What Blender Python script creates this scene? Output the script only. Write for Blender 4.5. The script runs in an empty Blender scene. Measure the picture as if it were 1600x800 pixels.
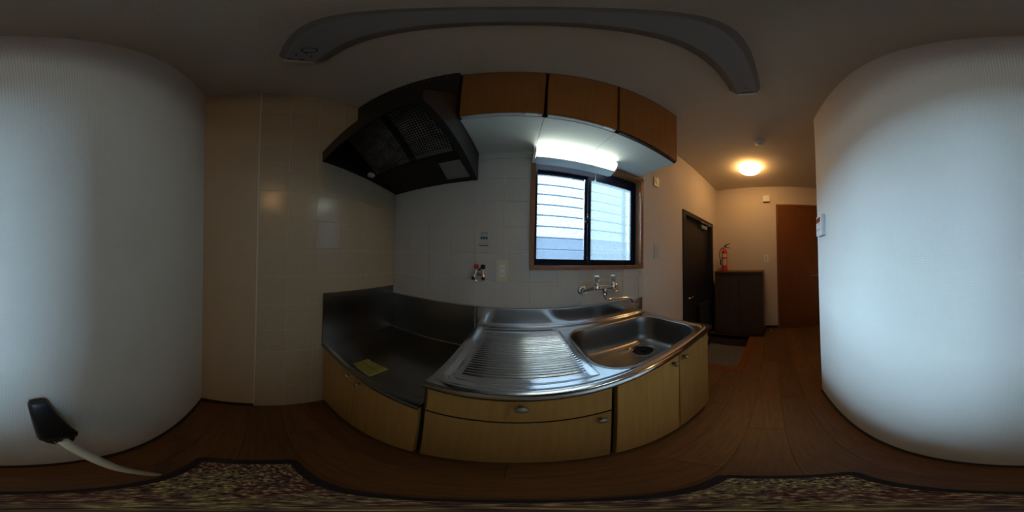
import bpy, bmesh, math, random
from mathutils import Vector, Matrix
random.seed(7)
SC = bpy.context.scene
PI = math.pi
# ------------------------------------------------------------------ camera
HC = 1.1521
W, XL, YB, XR, HT, XC = 0.904, -0.839, -0.3046, 2.596, 2.4, 1.045
def cam_matrix(yaw, p, r):
    return (Matrix.Rotation(yaw, 3, 'Z') @ Matrix.Rotation(p, 3, 'X') @ Matrix.Rotation(r, 3, 'Y'))
cd = bpy.data.cameras.new('camera'); cam = bpy.data.objects.new('camera', cd)
SC.collection.objects.link(cam); SC.camera = cam
cd.type = 'PANO'
try: cd.cycles.panorama_type = 'EQUIRECTANGULAR'
except Exception: pass
try: cd.panorama_type = 'EQUIRECTANGULAR'
except Exception: pass
cd.clip_start = 0.01
Rm = cam_matrix(0.0242, 0.0184, -0.0226)
ex, ey, ez = (Rm @ Vector(v) for v in ((1,0,0),(0,1,0),(0,0,1)))
M = Matrix((( ex.x, ez.x, -ey.x, 0),(ex.y, ez.y, -ey.y, 0),(ex.z, ez.z, -ey.z, HC),(0,0,0,1)))
cam.matrix_world = M
# ------------------------------------------------------------------ world, light, exposure
wd = bpy.data.worlds.new('world'); SC.world = wd; wd.use_nodes = True
bg = wd.node_tree.nodes['Background']
bg.inputs[0].default_value = (0.78, 0.93, 0.98, 1); bg.inputs[1].default_value = 3.2
sl = bpy.data.lights.new('hazy_sun', 'SUN'); sl.energy = 112.0; sl.angle = math.radians(66); sl.color = (0.68, 0.88, 1.0)
so = bpy.data.objects.new('hazy_sun', sl); SC.collection.objects.link(so); so.location = (-2, 4, 3)
so.rotation_euler = Vector((0.35, -1.0, -0.18)).to_track_quat('-Z', 'Y').to_euler()
pl = bpy.data.lights.new('window_portal', 'AREA'); pl.shape = 'RECTANGLE'; pl.size = 0.80; pl.size_y = 0.70
pl.cycles.is_portal = True
po = bpy.data.objects.new('window_portal', pl); SC.collection.objects.link(po)
po.location = (0.48, W+0.27, 1.46); po.rotation_euler = (-PI/2, 0, 0)
LAMP_TUBE, LAMP_HALL = 8.5, 28.0
vs = SC.view_settings
vs.view_transform = 'Standard'; vs.look = 'None'; vs.gamma = 1.0; vs.exposure = 0.0; vs.use_curve_mapping = False

# ------------------------------------------------------------------ materials
def srgb(r, g, b):
    f = lambda c: (c/255/12.92 if c/255 <= .04045 else ((c/255+.055)/1.055)**2.4)
    return (f(r), f(g), f(b), 1)
def mat(name, col, rough=.5, metal=0, spec=.5, bump=0, bscale=80, var=0, vscale=5, stretch=(1,1,1), coat=0, aniso=0):
    m = bpy.data.materials.new(name); m.use_nodes = True
    nt = m.node_tree; N = nt.nodes; L = nt.links; b = N['Principled BSDF']
    b.inputs['Base Color'].default_value = col
    b.inputs['Roughness'].default_value = rough; b.inputs['Metallic'].default_value = metal
    b.inputs['Specular IOR Level'].default_value = spec
    if coat: b.inputs['Coat Weight'].default_value = coat; b.inputs['Coat Roughness'].default_value = .12
    tc = N.new('ShaderNodeTexCoord'); mp = N.new('ShaderNodeMapping'); mp.inputs['Scale'].default_value = stretch
    L.new(tc.outputs['Object'], mp.inputs[0])
    if var:
        n = N.new('ShaderNodeTexNoise'); n.inputs['Scale'].default_value = vscale; n.inputs['Detail'].default_value = 6
        L.new(mp.outputs[0], n.inputs['Vector'])
        r = N.new('ShaderNodeMapRange'); r.inputs[1].default_value = .3; r.inputs[2].default_value = .7
        r.inputs[3].default_value = 1-var; r.inputs[4].default_value = 1+var
        L.new(n.outputs[0], r.inputs[0])
        x = N.new('ShaderNodeVectorMath'); x.operation = 'SCALE'; x.inputs[0].default_value = col[:3]
        L.new(r.outputs[0], x.inputs['Scale']); L.new(x.outputs[0], b.inputs['Base Color'])
    if bump:
        n2 = N.new('ShaderNodeTexNoise'); n2.inputs['Scale'].default_value = bscale; n2.inputs['Detail'].default_value = 3
        L.new(mp.outputs[0], n2.inputs['Vector'])
        bp = N.new('ShaderNodeBump'); bp.inputs['Strength'].default_value = bump; bp.inputs['Distance'].default_value = .002
        L.new(n2.outputs[0], bp.inputs['Height']); L.new(bp.outputs[0], b.inputs['Normal'])
    return m
def emis(name, col, s):
    m = bpy.data.materials.new(name); m.use_nodes = True; nt = m.node_tree
    nt.nodes.remove(nt.nodes['Principled BSDF']); e = nt.nodes.new('ShaderNodeEmission')
    e.inputs[0].default_value = col; e.inputs[1].default_value = s
    nt.links.new(e.outputs[0], nt.nodes['Material Output'].inputs[0]); return m
def weave_wall(name, col, var=.03):
    m = mat(name, col, .85, spec=.2, var=var, vscale=3)
    nt = m.node_tree; N = nt.nodes; L = nt.links; tc = N.new('ShaderNodeTexCoord')
    h = None
    for k, d in enumerate(('X', 'Z')):
        w = N.new('ShaderNodeTexWave'); w.wave_type = 'BANDS'; w.bands_direction = d
        w.inputs['Scale'].default_value = 55; w.inputs['Distortion'].default_value = 2.5; w.inputs['Detail'].default_value = 2
        w.inputs['Detail Scale'].default_value = 3
        L.new(tc.outputs['Object'], w.inputs[0])
        if h is None: h = w.outputs['Fac']
        else:
            a = N.new('ShaderNodeMath'); a.operation = 'ADD'; L.new(h, a.inputs[0]); L.new(w.outputs['Fac'], a.inputs[1]); h = a.outputs[0]
    n = N.new('ShaderNodeTexNoise'); n.inputs['Scale'].default_value = 160; L.new(tc.outputs['Object'], n.inputs['Vector'])
    a = N.new('ShaderNodeMath'); a.operation = 'ADD'; L.new(h, a.inputs[0]); L.new(n.outputs[0], a.inputs[1])
    bp = N.new('ShaderNodeBump'); bp.inputs['Strength'].default_value = .22; bp.inputs['Distance'].default_value = .0015
    L.new(a.outputs[0], bp.inputs['Height']); L.new(bp.outputs[0], N['Principled BSDF'].inputs['Normal'])
    return m
def wood(name, col, dark, rough=.45, scale=2.5, stretch=(14, 14, 1), coat=0):
    m = mat(name, col, rough, spec=.4, coat=coat)
    nt = m.node_tree; N = nt.nodes; L = nt.links
    tc = N.new('ShaderNodeTexCoord'); mp = N.new('ShaderNodeMapping'); mp.inputs['Scale'].default_value = stretch
    oi = N.new('ShaderNodeObjectInfo'); ad = N.new('ShaderNodeVectorMath'); ad.operation = 'ADD'
    sc = N.new('ShaderNodeVectorMath'); sc.operation = 'SCALE'; sc.inputs[0].default_value = (31, 17, 9)
    L.new(oi.outputs['Random'], sc.inputs['Scale']); L.new(tc.outputs['Object'], ad.inputs[0]); L.new(sc.outputs[0], ad.inputs[1])
    L.new(ad.outputs[0], mp.inputs[0])
    n = N.new('ShaderNodeTexNoise'); n.inputs['Scale'].default_value = scale; n.inputs['Detail'].default_value = 8; n.inputs['Roughness'].default_value = .65
    L.new(mp.outputs[0], n.inputs['Vector'])
    cr = N.new('ShaderNodeValToRGB'); cr.color_ramp.elements[0].position = .3; cr.color_ramp.elements[1].position = .7
    cr.color_ramp.elements[0].color = dark; cr.color_ramp.elements[1].color = col
    L.new(n.outputs[0], cr.inputs[0])
    r = N.new('ShaderNodeMapRange'); r.inputs[3].default_value = .85; r.inputs[4].default_value = 1.15; L.new(oi.outputs['Random'], r.inputs[0])
    x = N.new('ShaderNodeVectorMath'); x.operation = 'SCALE'; L.new(cr.outputs[0], x.inputs[0]); L.new(r.outputs[0], x.inputs['Scale'])
    L.new(x.outputs[0], N['Principled BSDF'].inputs['Base Color'])
    return m
m_wall = weave_wall('white_wallpaper', srgb(222, 221, 215))
m_wall2 = mat('hall_wallpaper', srgb(212, 200, 186), .85, spec=.2, bump=.5, bscale=260)
m_wall3 = mat('side_wallpaper', srgb(174, 162, 140), .8, spec=.2, bump=.5, bscale=260, var=.03, vscale=3)
m_ceil = mat('ceiling_paper', srgb(206, 196, 178), .95, spec=.1, bump=.8, bscale=220)
m_tile = mat('ivory_tile', srgb(170, 163, 144), .2, spec=.35, bump=.06, bscale=25, var=.03, vscale=40)
m_tileg = mat('grey_white_tile', srgb(196, 191, 184), .3, spec=.3, bump=.1, bscale=60, var=.03, vscale=60)
m_grout = mat('grout', srgb(226, 222, 212), .9)
m_grout2 = mat('dull_grout', srgb(196, 190, 172), .9)
m_floor = wood('brown_floor', srgb(116, 80, 46), srgb(88, 58, 32), .42, 3, (3, 22, 1))
m_floorbase = mat('floor_base', srgb(52, 34, 20), .8)
m_orange = wood('orange_wood', srgb(132, 76, 38), srgb(108, 56, 26), .4, 3, (3, 20, 1))
m_black = mat('black_baseboard', srgb(34, 34, 36), .5)
m_cab = wood('oak_laminate', srgb(188, 138, 74), srgb(170, 120, 58), .4, 3, (22, 22, 1))
m_cabx = wood('oak_upper', srgb(162, 104, 46), srgb(146, 92, 38), .45, 3, (22, 22, 1))
m_edge = mat('dark_edge', srgb(22, 18, 16), .6)
m_under = mat('cabinet_underside', srgb(200, 204, 196), .45)
m_steel = mat('stainless_steel', (.64, .66, .69, 1), .16, 1, var=.06, vscale=8, stretch=(1, 12, 1))
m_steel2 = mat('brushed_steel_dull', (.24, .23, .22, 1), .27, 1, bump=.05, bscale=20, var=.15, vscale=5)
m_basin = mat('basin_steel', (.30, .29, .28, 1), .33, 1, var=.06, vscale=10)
m_chrome = mat('chrome', (.75, .76, .78, 1), .08, 1)
m_hood = mat('black_painted_metal', srgb(19, 19, 20), .38, spec=.4)
m_hoodin = mat('hood_inside', srgb(9, 9, 9), .6)
m_mesh = mat('filter_wire', (.42, .42, .42, 1), .4, .7, var=.5, vscale=22)
m_lens = mat('cloudy_lens', srgb(120, 120, 118), .35)
m_blackp = mat('black_plastic', srgb(24, 25, 27), .4)
m_rubber = mat('black_rubber', srgb(18, 18, 18), .7)
m_bronze = mat('dull_bronze', (.30, .25, .20, 1), .4, .7)
m_alu = mat('dark_navy_aluminium', srgb(20, 27, 44), .6, spec=.15)
m_aluL = mat('grey_aluminium', (.45, .5, .55, 1), .3, .8)
m_rail = mat('grey_rail', srgb(96, 104, 116), .5)
m_jamb = wood('window_wood', srgb(158, 106, 66), srgb(136, 86, 52), .4, 3, (10, 10, 10))
m_beige = mat('beige_plastic', srgb(214, 206, 176), .4)
m_white = mat('white_plastic', srgb(224, 226, 224), .4)
m_greyp = mat('grey_white_plastic', srgb(190, 194, 192), .5)
m_red = mat('red_paint', srgb(206, 24, 20), .25, coat=.4)
m_redp = mat('red_plastic', srgb(150, 36, 24), .4)
m_door = wood('brown_door', srgb(134, 80, 38), srgb(118, 68, 30), .4, 3, (18, 18, 1))
m_shoe = wood('dark_walnut', srgb(80, 62, 52), srgb(64, 50, 42), .5, 3, (18, 18, 1))
m_shoetop = wood('walnut_top', srgb(104, 68, 44), srgb(84, 52, 34), .4, 3, (3, 18, 18))
m_edoor = mat('black_steel_door', srgb(30, 29, 31), .45, var=.05, vscale=60)
m_genkan = mat('grey_vinyl', srgb(112, 108, 104), .7, var=.12, vscale=30)
m_label = mat('label_paper', srgb(206, 200, 186), .5)
m_yel = mat('yellow_label', srgb(150, 142, 62), .4)
m_ink = mat('ink', srgb(20, 20, 22), .5)
m_blue = mat('blue_ink', srgb(30, 84, 108), .5)
m_tube = emis('lit_diffuser', (.90, 1.0, .90, 1), LAMP_TUBE)
m_hall = emis('lit_glass_bowl', (1.0, .55, .20, 1), LAMP_HALL)
m_redled = mat('red_display', srgb(110, 20, 30), .3)
m_acry = mat('acrylic', srgb(226, 228, 210), .08); m_acry.node_tree.nodes['Principled BSDF'].inputs['Transmission Weight'].default_value = .55
m_nbr = mat('neighbour_wall', srgb(62, 84, 118), .8, var=.1, vscale=2)
m_pole = mat('pale_metal_tube', srgb(232, 238, 226), .3)

def pane_mat(name, trans, diff, noisy):
    m = bpy.data.materials.new(name); m.use_nodes = True; nt = m.node_tree; N = nt.nodes; L = nt.links
    N.remove(N['Principled BSDF']); out = N['Material Output']
    t = N.new('ShaderNodeBsdfTransparent'); t.inputs[0].default_value = trans
    d = N.new('ShaderNodeBsdfTranslucent'); d.inputs[0].default_value = diff
    g = N.new('ShaderNodeBsdfGlossy'); g.inputs['Roughness'].default_value = .15
    mx = N.new('ShaderNodeMixShader'); mx.inputs[0].default_value = .45
    if noisy:
        tc = N.new('ShaderNodeTexCoord'); n = N.new('ShaderNodeTexNoise'); n.inputs['Scale'].default_value = 170; n.inputs['Detail'].default_value = 1
        L.new(tc.outputs['Object'], n.inputs['Vector'])
        r = N.new('ShaderNodeMapRange'); r.inputs[1].default_value = .4; r.inputs[2].default_value = .62
        r.inputs[3].default_value = noisy[0]; r.inputs[4].default_value = noisy[1]
        L.new(n.outputs[0], r.inputs[0]); L.new(r.outputs[0], mx.inputs[0])
    L.new(t.outputs[0], mx.inputs[1]); L.new(d.outputs[0], mx.inputs[2])
    m2 = N.new('ShaderNodeMixShader'); m2.inputs[0].default_value = .04
    L.new(mx.outputs[0], m2.inputs[1]); L.new(g.outputs[0], m2.inputs[2]); L.new(m2.outputs[0], out.inputs[0])
    return m
m_pane1 = pane_mat('patterned_glass', (.95, .97, 1, 1), (.10, .12, .15, 1), (.02, .35))
m_pane2 = pane_mat('frosted_glass', (.80, .84, .88, 1), (.20, .215, .22, 1), (.35, .6))
m_blade = pane_mat('louvre_blade', (.86, .92, .96, 1), (.10, .11, .12, 1), (.18, .22))

def mat_rug():
    m = mat('patterned_rug', (1, 1, 1, 1), .95, spec=.1)
    nt = m.node_tree; N = nt.nodes; L = nt.links
    tc = N.new('ShaderNodeTexCoord'); mp = N.new('ShaderNodeMapping'); mp.inputs['Scale'].default_value = (90, 130, 90)
    L.new(tc.outputs['Object'], mp.inputs[0])
    v = N.new('ShaderNodeTexNoise'); v.inputs['Scale'].default_value = 1.0; v.inputs['Detail'].default_value = 2
    L.new(mp.outputs[0], v.inputs['Vector'])
    v2 = N.new('ShaderNodeTexNoise'); v2.inputs['Scale'].default_value = 9.0; v2.inputs['Detail'].default_value = 2
    L.new(tc.outputs['Object'], v2.inputs['Vector'])
    cr = N.new('ShaderNodeValToRGB'); e = cr.color_ramp.elements
    e[0].position = .36; e[0].color = srgb(62, 52, 66); e[1].position = .64; e[1].color = srgb(214, 206, 150)
    for p, c in ((.43, srgb(104, 92, 106)), (.48, srgb(128, 122, 88)), (.53, srgb(156, 150, 96)), (.58, srgb(98, 90, 84))):
        k = e.new(p); k.color = c
    c2 = N.new('ShaderNodeValToRGB'); e = c2.color_ramp.elements
    e[0].position = .36; e[0].color = srgb(60, 50, 52); e[1].position = .64; e[1].color = srgb(196, 176, 150)
    for p, c in ((.44, srgb(118, 76, 62)), (.50, srgb(88, 80, 96)), (.57, srgb(140, 120, 92))):
        k = e.new(p); k.color = c
    L.new(v.outputs[0], cr.inputs[0]); L.new(v.outputs[0], c2.inputs[0])
    r = N.new('ShaderNodeMapRange'); r.inputs[1].default_value = .42; r.inputs[2].default_value = .58; L.new(v2.outputs[0], r.inputs[0])
    mx = N.new('ShaderNodeMixRGB'); L.new(r.outputs[0], mx.inputs[0]); L.new(cr.outputs[0], mx.inputs[1]); L.new(c2.outputs[0], mx.inputs[2])
    L.new(mx.outputs[0], N['Principled BSDF'].inputs['Base Color'])
    return m
m_rug = mat_rug()
m_rugb = mat('rug_binding', srgb(28, 28, 36), .8, bump=.4, bscale=300)

# ------------------------------------------------------------------ object helpers
OFF = {}
COL = SC.collection
def tag(o, label=None, cat=None, group=None, kind=None):
    if label: o['label'] = label
    if cat: o['category'] = cat
    if group: o['group'] = group
    if kind: o['kind'] = kind
    return o
def thing(name, label, cat, loc, group=None):
    o = bpy.data.objects.new(name, None); COL.objects.link(o); o.location = loc; o.empty_display_size = .05
    OFF[o.name] = Vector(loc); return tag(o, label, cat, group)
def obj(name, bm, m, parent=None, smooth=False, label=None):
    """mesh object; bm is in world coordinates"""
    me = bpy.data.meshes.new(name)
    o = bpy.data.objects.new(name, me); COL.objects.link(o)
    off = Vector((0, 0, 0))
    if parent is not None:
        o.parent = parent; off = OFF[parent.name]
    else:
        vs_ = [v.co for v in bm.verts]
        off = Vector(((min(v.x for v in vs_)+max(v.x for v in vs_))/2, (min(v.y for v in vs_)+max(v.y for v in vs_))/2, min(v.z for v in vs_)))
        o.location = off
    OFF[o.name] = off
    bmesh.ops.translate(bm, verts=bm.verts, vec=-off)
    bmesh.ops.recalc_face_normals(bm, faces=bm.faces)
    bm.to_mesh(me); bm.free()
    for mm in (m if isinstance(m, (list, tuple)) else [m]): me.materials.append(mm)
    if smooth:
        for p in me.polygons: p.use_smooth = True
        if smooth != 'all': me.set_sharp_from_angle(angle=math.radians(40))
    if label: o['label'] = label
    return o
def struct(name, bm, m, parent=None, smooth=False):
    o = obj(name, bm, m, parent, smooth)
    if parent is None: o['kind'] = 'structure'
    return o
def box(x0, x1, y0, y1, z0, z1, bev=0, bm=None, seg=2):
    new = bmesh.new()
    bmesh.ops.create_cube(new, size=1)
    for v in new.verts:
        v.co = Vector(((x0+x1)/2+v.co.x*(x1-x0), (y0+y1)/2+v.co.y*(y1-y0), (z0+z1)/2+v.co.z*(z1-z0)))
    if bev: bmesh.ops.bevel(new, geom=new.edges, offset=bev, segments=seg, affect='EDGES', clamp_overlap=True)
    return merge(bm, new)
def merge(bm, new):
    if bm is None: return new
    me = bpy.data.meshes.new('tmp'); new.to_mesh(me); new.free(); bm.from_mesh(me); bpy.data.meshes.remove(me); return bm
def tube(pts, r, bm=None, n=12, caps=True):
    new = bmesh.new(); pts = [Vector(p) for p in pts]
    rs = r if isinstance(r, (list, tuple)) else [r]*len(pts)
    prev = None; up = None
    for i, p in enumerate(pts):
        t = (pts[min(i+1, len(pts)-1)]-pts[max(i-1, 0)]).normalized()
        if up is None:
            up = t.orthogonal().normalized()
        up = (up - t*up.dot(t)).normalized(); s = t.cross(up)
        ring = [new.verts.new(p+(up*math.cos(a)+s*math.sin(a))*rs[i]) for a in [2*PI*k/n for k in range(n)]]
        if prev:
            for k in range(n): new.faces.new((prev[k], prev[(k+1) % n], ring[(k+1) % n], ring[k]))
        elif caps: new.faces.new(ring[::-1])
        prev = ring
    if caps: new.faces.new(prev)
    return merge(bm, new)
def lathe(prof, base, axis=(0, 0, 1), n=24, bm=None):
    """prof: list of (radius, height) along axis from base"""
    new = bmesh.new(); ax = Vector(axis).normalized(); u = ax.orthogonal().normalized(); w = ax.cross(u); b = Vector(base); prev = None
    for (r, hh) in prof:
        c = b+ax*hh
        if r < 1e-5: ring = [new.verts.new(c)]
        else: ring = [new.verts.new(c+(u*math.cos(2*PI*k/n)+w*math.sin(2*PI*k/n))*r) for k in range(n)]
        if prev:
            for k in range(n):
                a = [prev[k % len(prev)], prev[(k+1) % n % len(prev)], ring[(k+1) % n % len(ring)], ring[k % len(ring)]]
                q = []; [q.append(v) for v in a if v not in q]
                if len(q) > 2: new.faces.new(q)
        prev = ring
    return merge(bm, new)
def prism(poly, axis, a, b, bm=None, bev=0):
    """poly 2-D points in the plane normal to axis ('x': (y,z), 'y': (x,z), 'z': (x,y)) extruded a..b"""
    new = bmesh.new()
    f = {'x': lambda p, t: (t, p[0], p[1]), 'y': lambda p, t: (p[0], t, p[1]), 'z': lambda p, t: (p[0], p[1], t)}[axis]
    A = [new.verts.new(f(p, a)) for p in poly]; B = [new.verts.new(f(p, b)) for p in poly]; n = len(poly)
    new.faces.new(A); new.faces.new(B[::-1])
    for k in range(n): new.faces.new((A[k], A[(k+1) % n], B[(k+1) % n], B[k]))
    if bev:
        bmesh.ops.recalc_face_normals(new, faces=new.faces)
        bmesh.ops.bevel(new, geom=new.edges, offset=bev, segments=2, affect='EDGES', clamp_overlap=True)
    return merge(bm, new)
def rrect(x0, x1, y0, y1, r, n=8):
    pts = []
    for cx, cy, a0 in ((x1-r, y1-r, 0), (x0+r, y1-r, PI/2), (x0+r, y0+r, PI), (x1-r, y0+r, 3*PI/2)):
        for k in range(n+1):
            a = a0+PI/2*k/n; pts.append((cx+r*math.cos(a), cy+r*math.sin(a)))
    return pts
def smooth_pts(P, n=6):
    """Catmull-Rom through points"""
    P = [Vector(p) for p in P]; out = []
    for i in range(len(P)-1):
        a = P[max(i-1, 0)]; b = P[i]; c = P[i+1]; d = P[min(i+2, len(P)-1)]
        for k in range(n):
            t = k/n
            out.append(.5*((2*b)+(c-a)*t+(2*a-5*b+4*c-d)*t*t+(3*b-a-3*c+d)*t**3))
    out.append(P[-1]); return out

# ------------------------------------------------------------------ shell
T = .1537; GX = -.0736; GZ = 1.7947; GY = .1434
WY = W+.004           # back of the tile bed
ex0, ex1, ey0, ey1 = XL-.12, XR+.12, -1.45, 1.03
# floor: base, with the sunken entrance cut out
PX0, PX1, PY0 = 1.455, 2.246, .33
b = box(ex0, PX0, ey0, ey1, -.06, -.004)
box(PX0, ex1, ey0, PY0, -.06, -.004, bm=b); box(PX1, ex1, PY0, ey1, -.06, -.004, bm=b)
floor = struct('floor', b, m_floorbase)
def cut_rects(r):
    """plank rectangle minus the entrance hole and its border strip"""
    x0, x1, y0, y1 = r; hx0, hx1, hy0 = PX0-.075, PX1, PY0-.075
    if x1 <= hx0 or x0 >= hx1 or y1 <= hy0: return [r]
    out = []
    if x0 < hx0: out.append((x0, hx0, y0, y1))
    if x1 > hx1: out.append((hx1, x1, y0, y1))
    if y0 < hy0: out.append((max(x0, hx0), min(x1, hx1), y0, hy0))
    return out
pw, plen = .152, .91
row = 0; y = -1.40
while y < W-.02:
    x = XL - plen*((row*0.37) % 1)
    while x < XR:
        r = (max(x, XL)+.0008, min(x+plen, XR)-.0008, y+.0008, min(y+pw, W)-.0008)
        if r[1]-r[0] > .02 and r[3]-r[2] > .02:
            for q in cut_rects(r):
                if q[1]-q[0] < .01 or q[3]-q[2] < .01: continue
                if q[1] < XC+.1 and q[3] < YB-.02: continue
                o = obj('plank', box(*q, -.004, 0), m_floor, floor)
        x += plen
    y += pw; row += 1
# entrance pit
g = box(PX0, PX1, PY0, ey1, -.25, -.19); struct('floor_entrance', g, m_genkan)
g = box(PX0-.012, PX0, PY0, W, -.25, -.001); box(PX0-.012, PX1, PY0-.012, PY0, -.25, -.001, bm=g); box(PX1, PX1+.012, PY0-.012, W, -.25, -.001, bm=g)
struct('trim_1', g, m_shoe)
g = box(PX0-.075, PX0, PY0-.075, W, -.004, .003, .001); struct('trim_2', g, m_orange)
g = box(PX0, PX1, PY0-.075, PY0, -.004, .003, .001); struct('trim_3', g, m_orange)
# ceiling
struct('ceiling', box(ex0, ex1, ey0, ey1, HT, HT+.08), m_ceil)
# kitchen wall with holes for window and entrance door
wx0, wx1, wz0, wz1 = .085, .875, 1.105, 1.825          # rough opening
dx0, dx1, dz1 = 1.48, 2.373, 1.722
g = box(ex0, wx0, WY, ey1, -.3, HT)
box(wx0, wx1, WY, ey1, -.3, wz0, bm=g); box(wx0, wx1, WY, ey1, wz1, HT, bm=g)
box(wx1, .893, WY, ey1, -.3, HT, bm=g)
box(.893, dx0, W, ey1, -.3, HT, bm=g); box(dx0, dx1, W, ey1, dz1, HT, bm=g); box(dx1, ex1, W, ey1, -.3, HT, bm=g)
box(XL-.1, .893, WY-.0004, WY+.002, 1.84, HT, bm=g)
wk = struct('wall_kitchen', g, m_wall2)
bed = box(XL, .080, WY-.0015, WY-.0003, .80, 1.85); box(.08, .885, WY-.0015, WY-.0003, .80, 1.10, bm=bed); box(.88, .893, WY-.0015, WY-.0003, .8, 1.85, bm=bed)
obj('grout_bed', bed, m_grout, wk)
wl = struct('wall_left', box(ex0, XL-.004, ey0, ey1, -.1, HT), m_wall3)
obj('wallpaper_strip', box(XL-.0045, XL, YB-.01, -.0165, 0, HT), m_wall3, wl)
obj('grout_bed', box(XL-.0045, XL-.0015, -.0165, W, 0, HT), m_grout2, wl)
obj('edge_trim', box(XL-.004, XL+.0022, -.0175, -.0125, .0, HT, .0008), m_greyp, wl)
cache = {}
def tile(parent, wall, a0, a1, z0, z1, m):
    gp = .0011; a0 += gp; a1 -= gp; z0 += gp; z1 -= gp
    if a1-a0 < .004 or z1-z0 < .004: return
    key = (wall, round(a1-a0, 3), round(z1-z0, 3))
    if key not in cache:
        w_, h_ = a1-a0, z1-z0
        bm = box(-w_/2, w_/2, -.002, .002, -h_/2, h_/2)
        ed = [e for e in bm.edges if all(v.co.y < 0 for v in e.verts)]
        bmesh.ops.bevel(bm, geom=ed, offset=.0009, segments=1, affect='EDGES')
        me = bpy.data.meshes.new('tile'); bm.to_mesh(me); bm.free(); me.materials.append(m); cache[key] = me
    o = bpy.data.objects.new('tile', cache[key]); COL.objects.link(o); o.parent = parent
    c = Vector(((a0+a1)/2, W+.0015, (z0+z1)/2)) if wall == 'k' else Vector((XL-.0015, (a0+a1)/2, (z0+z1)/2))
    o.location = c - OFF[parent.name]
    if wall == 'l': o.rotation_euler = (0, 0, PI/2)
zs = [GZ+T*k for k in range(4, -12, -1)]
def clamp(v, a, b): return max(a, min(b, v))
for k in range(-6, 8):
    a0, a1 = clamp(GX+T*k, XL, .889), clamp(GX+T*(k+1), XL, .889)
    if a1-a0 < .012: continue
    for zt in zs:
        z1, z0 = min(zt, 1.848), max(zt-T, .80)
        if z1-z0 < .012: continue
        # window cut
        if a1 <= .082 or z1 <= 1.10 : tile(wk, 'k', a0, a1, z0, z1, m_tileg)
        elif z0 >= 1.10:
            if a0 < .082: tile(wk, 'k', a0, .082, z0, z1, m_tileg)
        else:
            tile(wk, 'k', a0, a1, z0, 1.10, m_tileg)
            if a0 < .082: tile(wk, 'k', a0, .082, 1.10, z1, m_tileg)
for k in range(-1, 5):
    a0, a1 = clamp(GY+T*k, -.0125, W), clamp(GY+T*(k+1), -.0125, W)
    if a1-a0 < .012: continue
    for zt in zs:
        z1, z0 = min(zt, HT), max(zt-T, 0)
        if z1-z0 < .012: continue
        tile(wl, 'l', a0, a1, z0, z1, m_tile)
struct('wall_back', box(ex0, XC, YB-.10, YB, -.05, HT), m_wall)
struct('wall_hall_side', box(XC-.10, XC-.0005, ey0, YB-.10, -.05, HT), m_wall2)
struct('wall_hall_end', box(XC-.1, ex1, ey0-.05, ey0+.05, -.05, HT), m_wall2)
struct('wall_right', box(XR, ex1, ey0, ey1, -.25, HT), m_wall2)
struct('baseboard_back', box(XL, XC-.001, YB, YB+.008, 0, .036, .002), m_black)
struct('baseboard_left', box(XL, XL+.008, YB+.008, -.012, 0, .036, .002), m_black)
struct('baseboard_right', box(XR-.008, XR, -.075, .13, 0, .045, .002), m_black)

# ------------------------------------------------------------------ window
fr = bmesh.new(); fr.free()
g = box(.075, .100, W-.012, W+.05, 1.095, 1.835, .0015)
box(.862, .888, W-.012, W+.05, 1.095, 1.835, .0015, bm=g)
box(.075, .888, W-.014, W+.05, 1.093, 1.118, .0015, bm=g); box(.075, .888, W-.012, W+.05, 1.812, 1.837, .0015, bm=g)
win = struct('window_1', g, m_jamb)
YF = W+.05
g = box(.100, .119, YF, YF+.07, 1.118, 1.812, .001)
box(.846, .862, YF, YF+.07, 1.118, 1.812, .001, bm=g)
box(.119, .846, YF, YF+.07, 1.118, 1.136, .001, bm=g); box(.119, .846, YF, YF+.07, 1.745, 1.812, .001, bm=g)
box(.119, .846, YF+.022, YF+.026, 1.136, 1.146, bm=g); box(.119, .846, YF+.022, YF+.026, 1.75, 1.762, bm=g)
obj('outer_frame', g, m_alu, win)
def sash(x0, x1, y, stl, str_, pane, name):
    g = box(x0, x0+stl, y, y+.018, 1.136, 1.76, .001); box(x1-str_, x1, y, y+.018, 1.136, 1.76, .001, bm=g)
    box(x0+stl, x1-str_, y, y+.018, 1.136, 1.156, .001, bm=g); box(x0+stl, x1-str_, y, y+.018, 1.728, 1.76, .001, bm=g)
    s = obj('sash', g, m_alu, win)
    obj('pane', box(x0+stl-.002, x1-str_+.002, y+.008, y+.011, 1.154, 1.73), pane, s)
    return s
s1 = sash(.105, .462, YF+.026, .012, .026, m_pane1, 'l')
s2 = sash(.449, .848, YF+.003, .022, .034, m_pane2, 'r')
obj('glazing_bead', box(.428, .4335, YF+.020, YF+.026, 1.156, 1.728, .001), m_aluL, s1, label='light grey bead beside the glass')
g = box(.430, .462, YF-.004, YF+.004, 1.395, 1.435, .003); box(.418, .452, YF-.012, YF-.004, 1.408, 1.422, .003, bm=g)
tube([(.442, YF-.012, 1.415), (.442, YF-.018, 1.44), (.438, YF-.02, 1.455)], .005, bm=g)
obj('crescent_lock', g, m_blackp, s2)
g = box(.135, .255, W+.012, W+.032, 1.1185, 1.127, .002); obj('sill_strip', g, m_alu, win)
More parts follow.
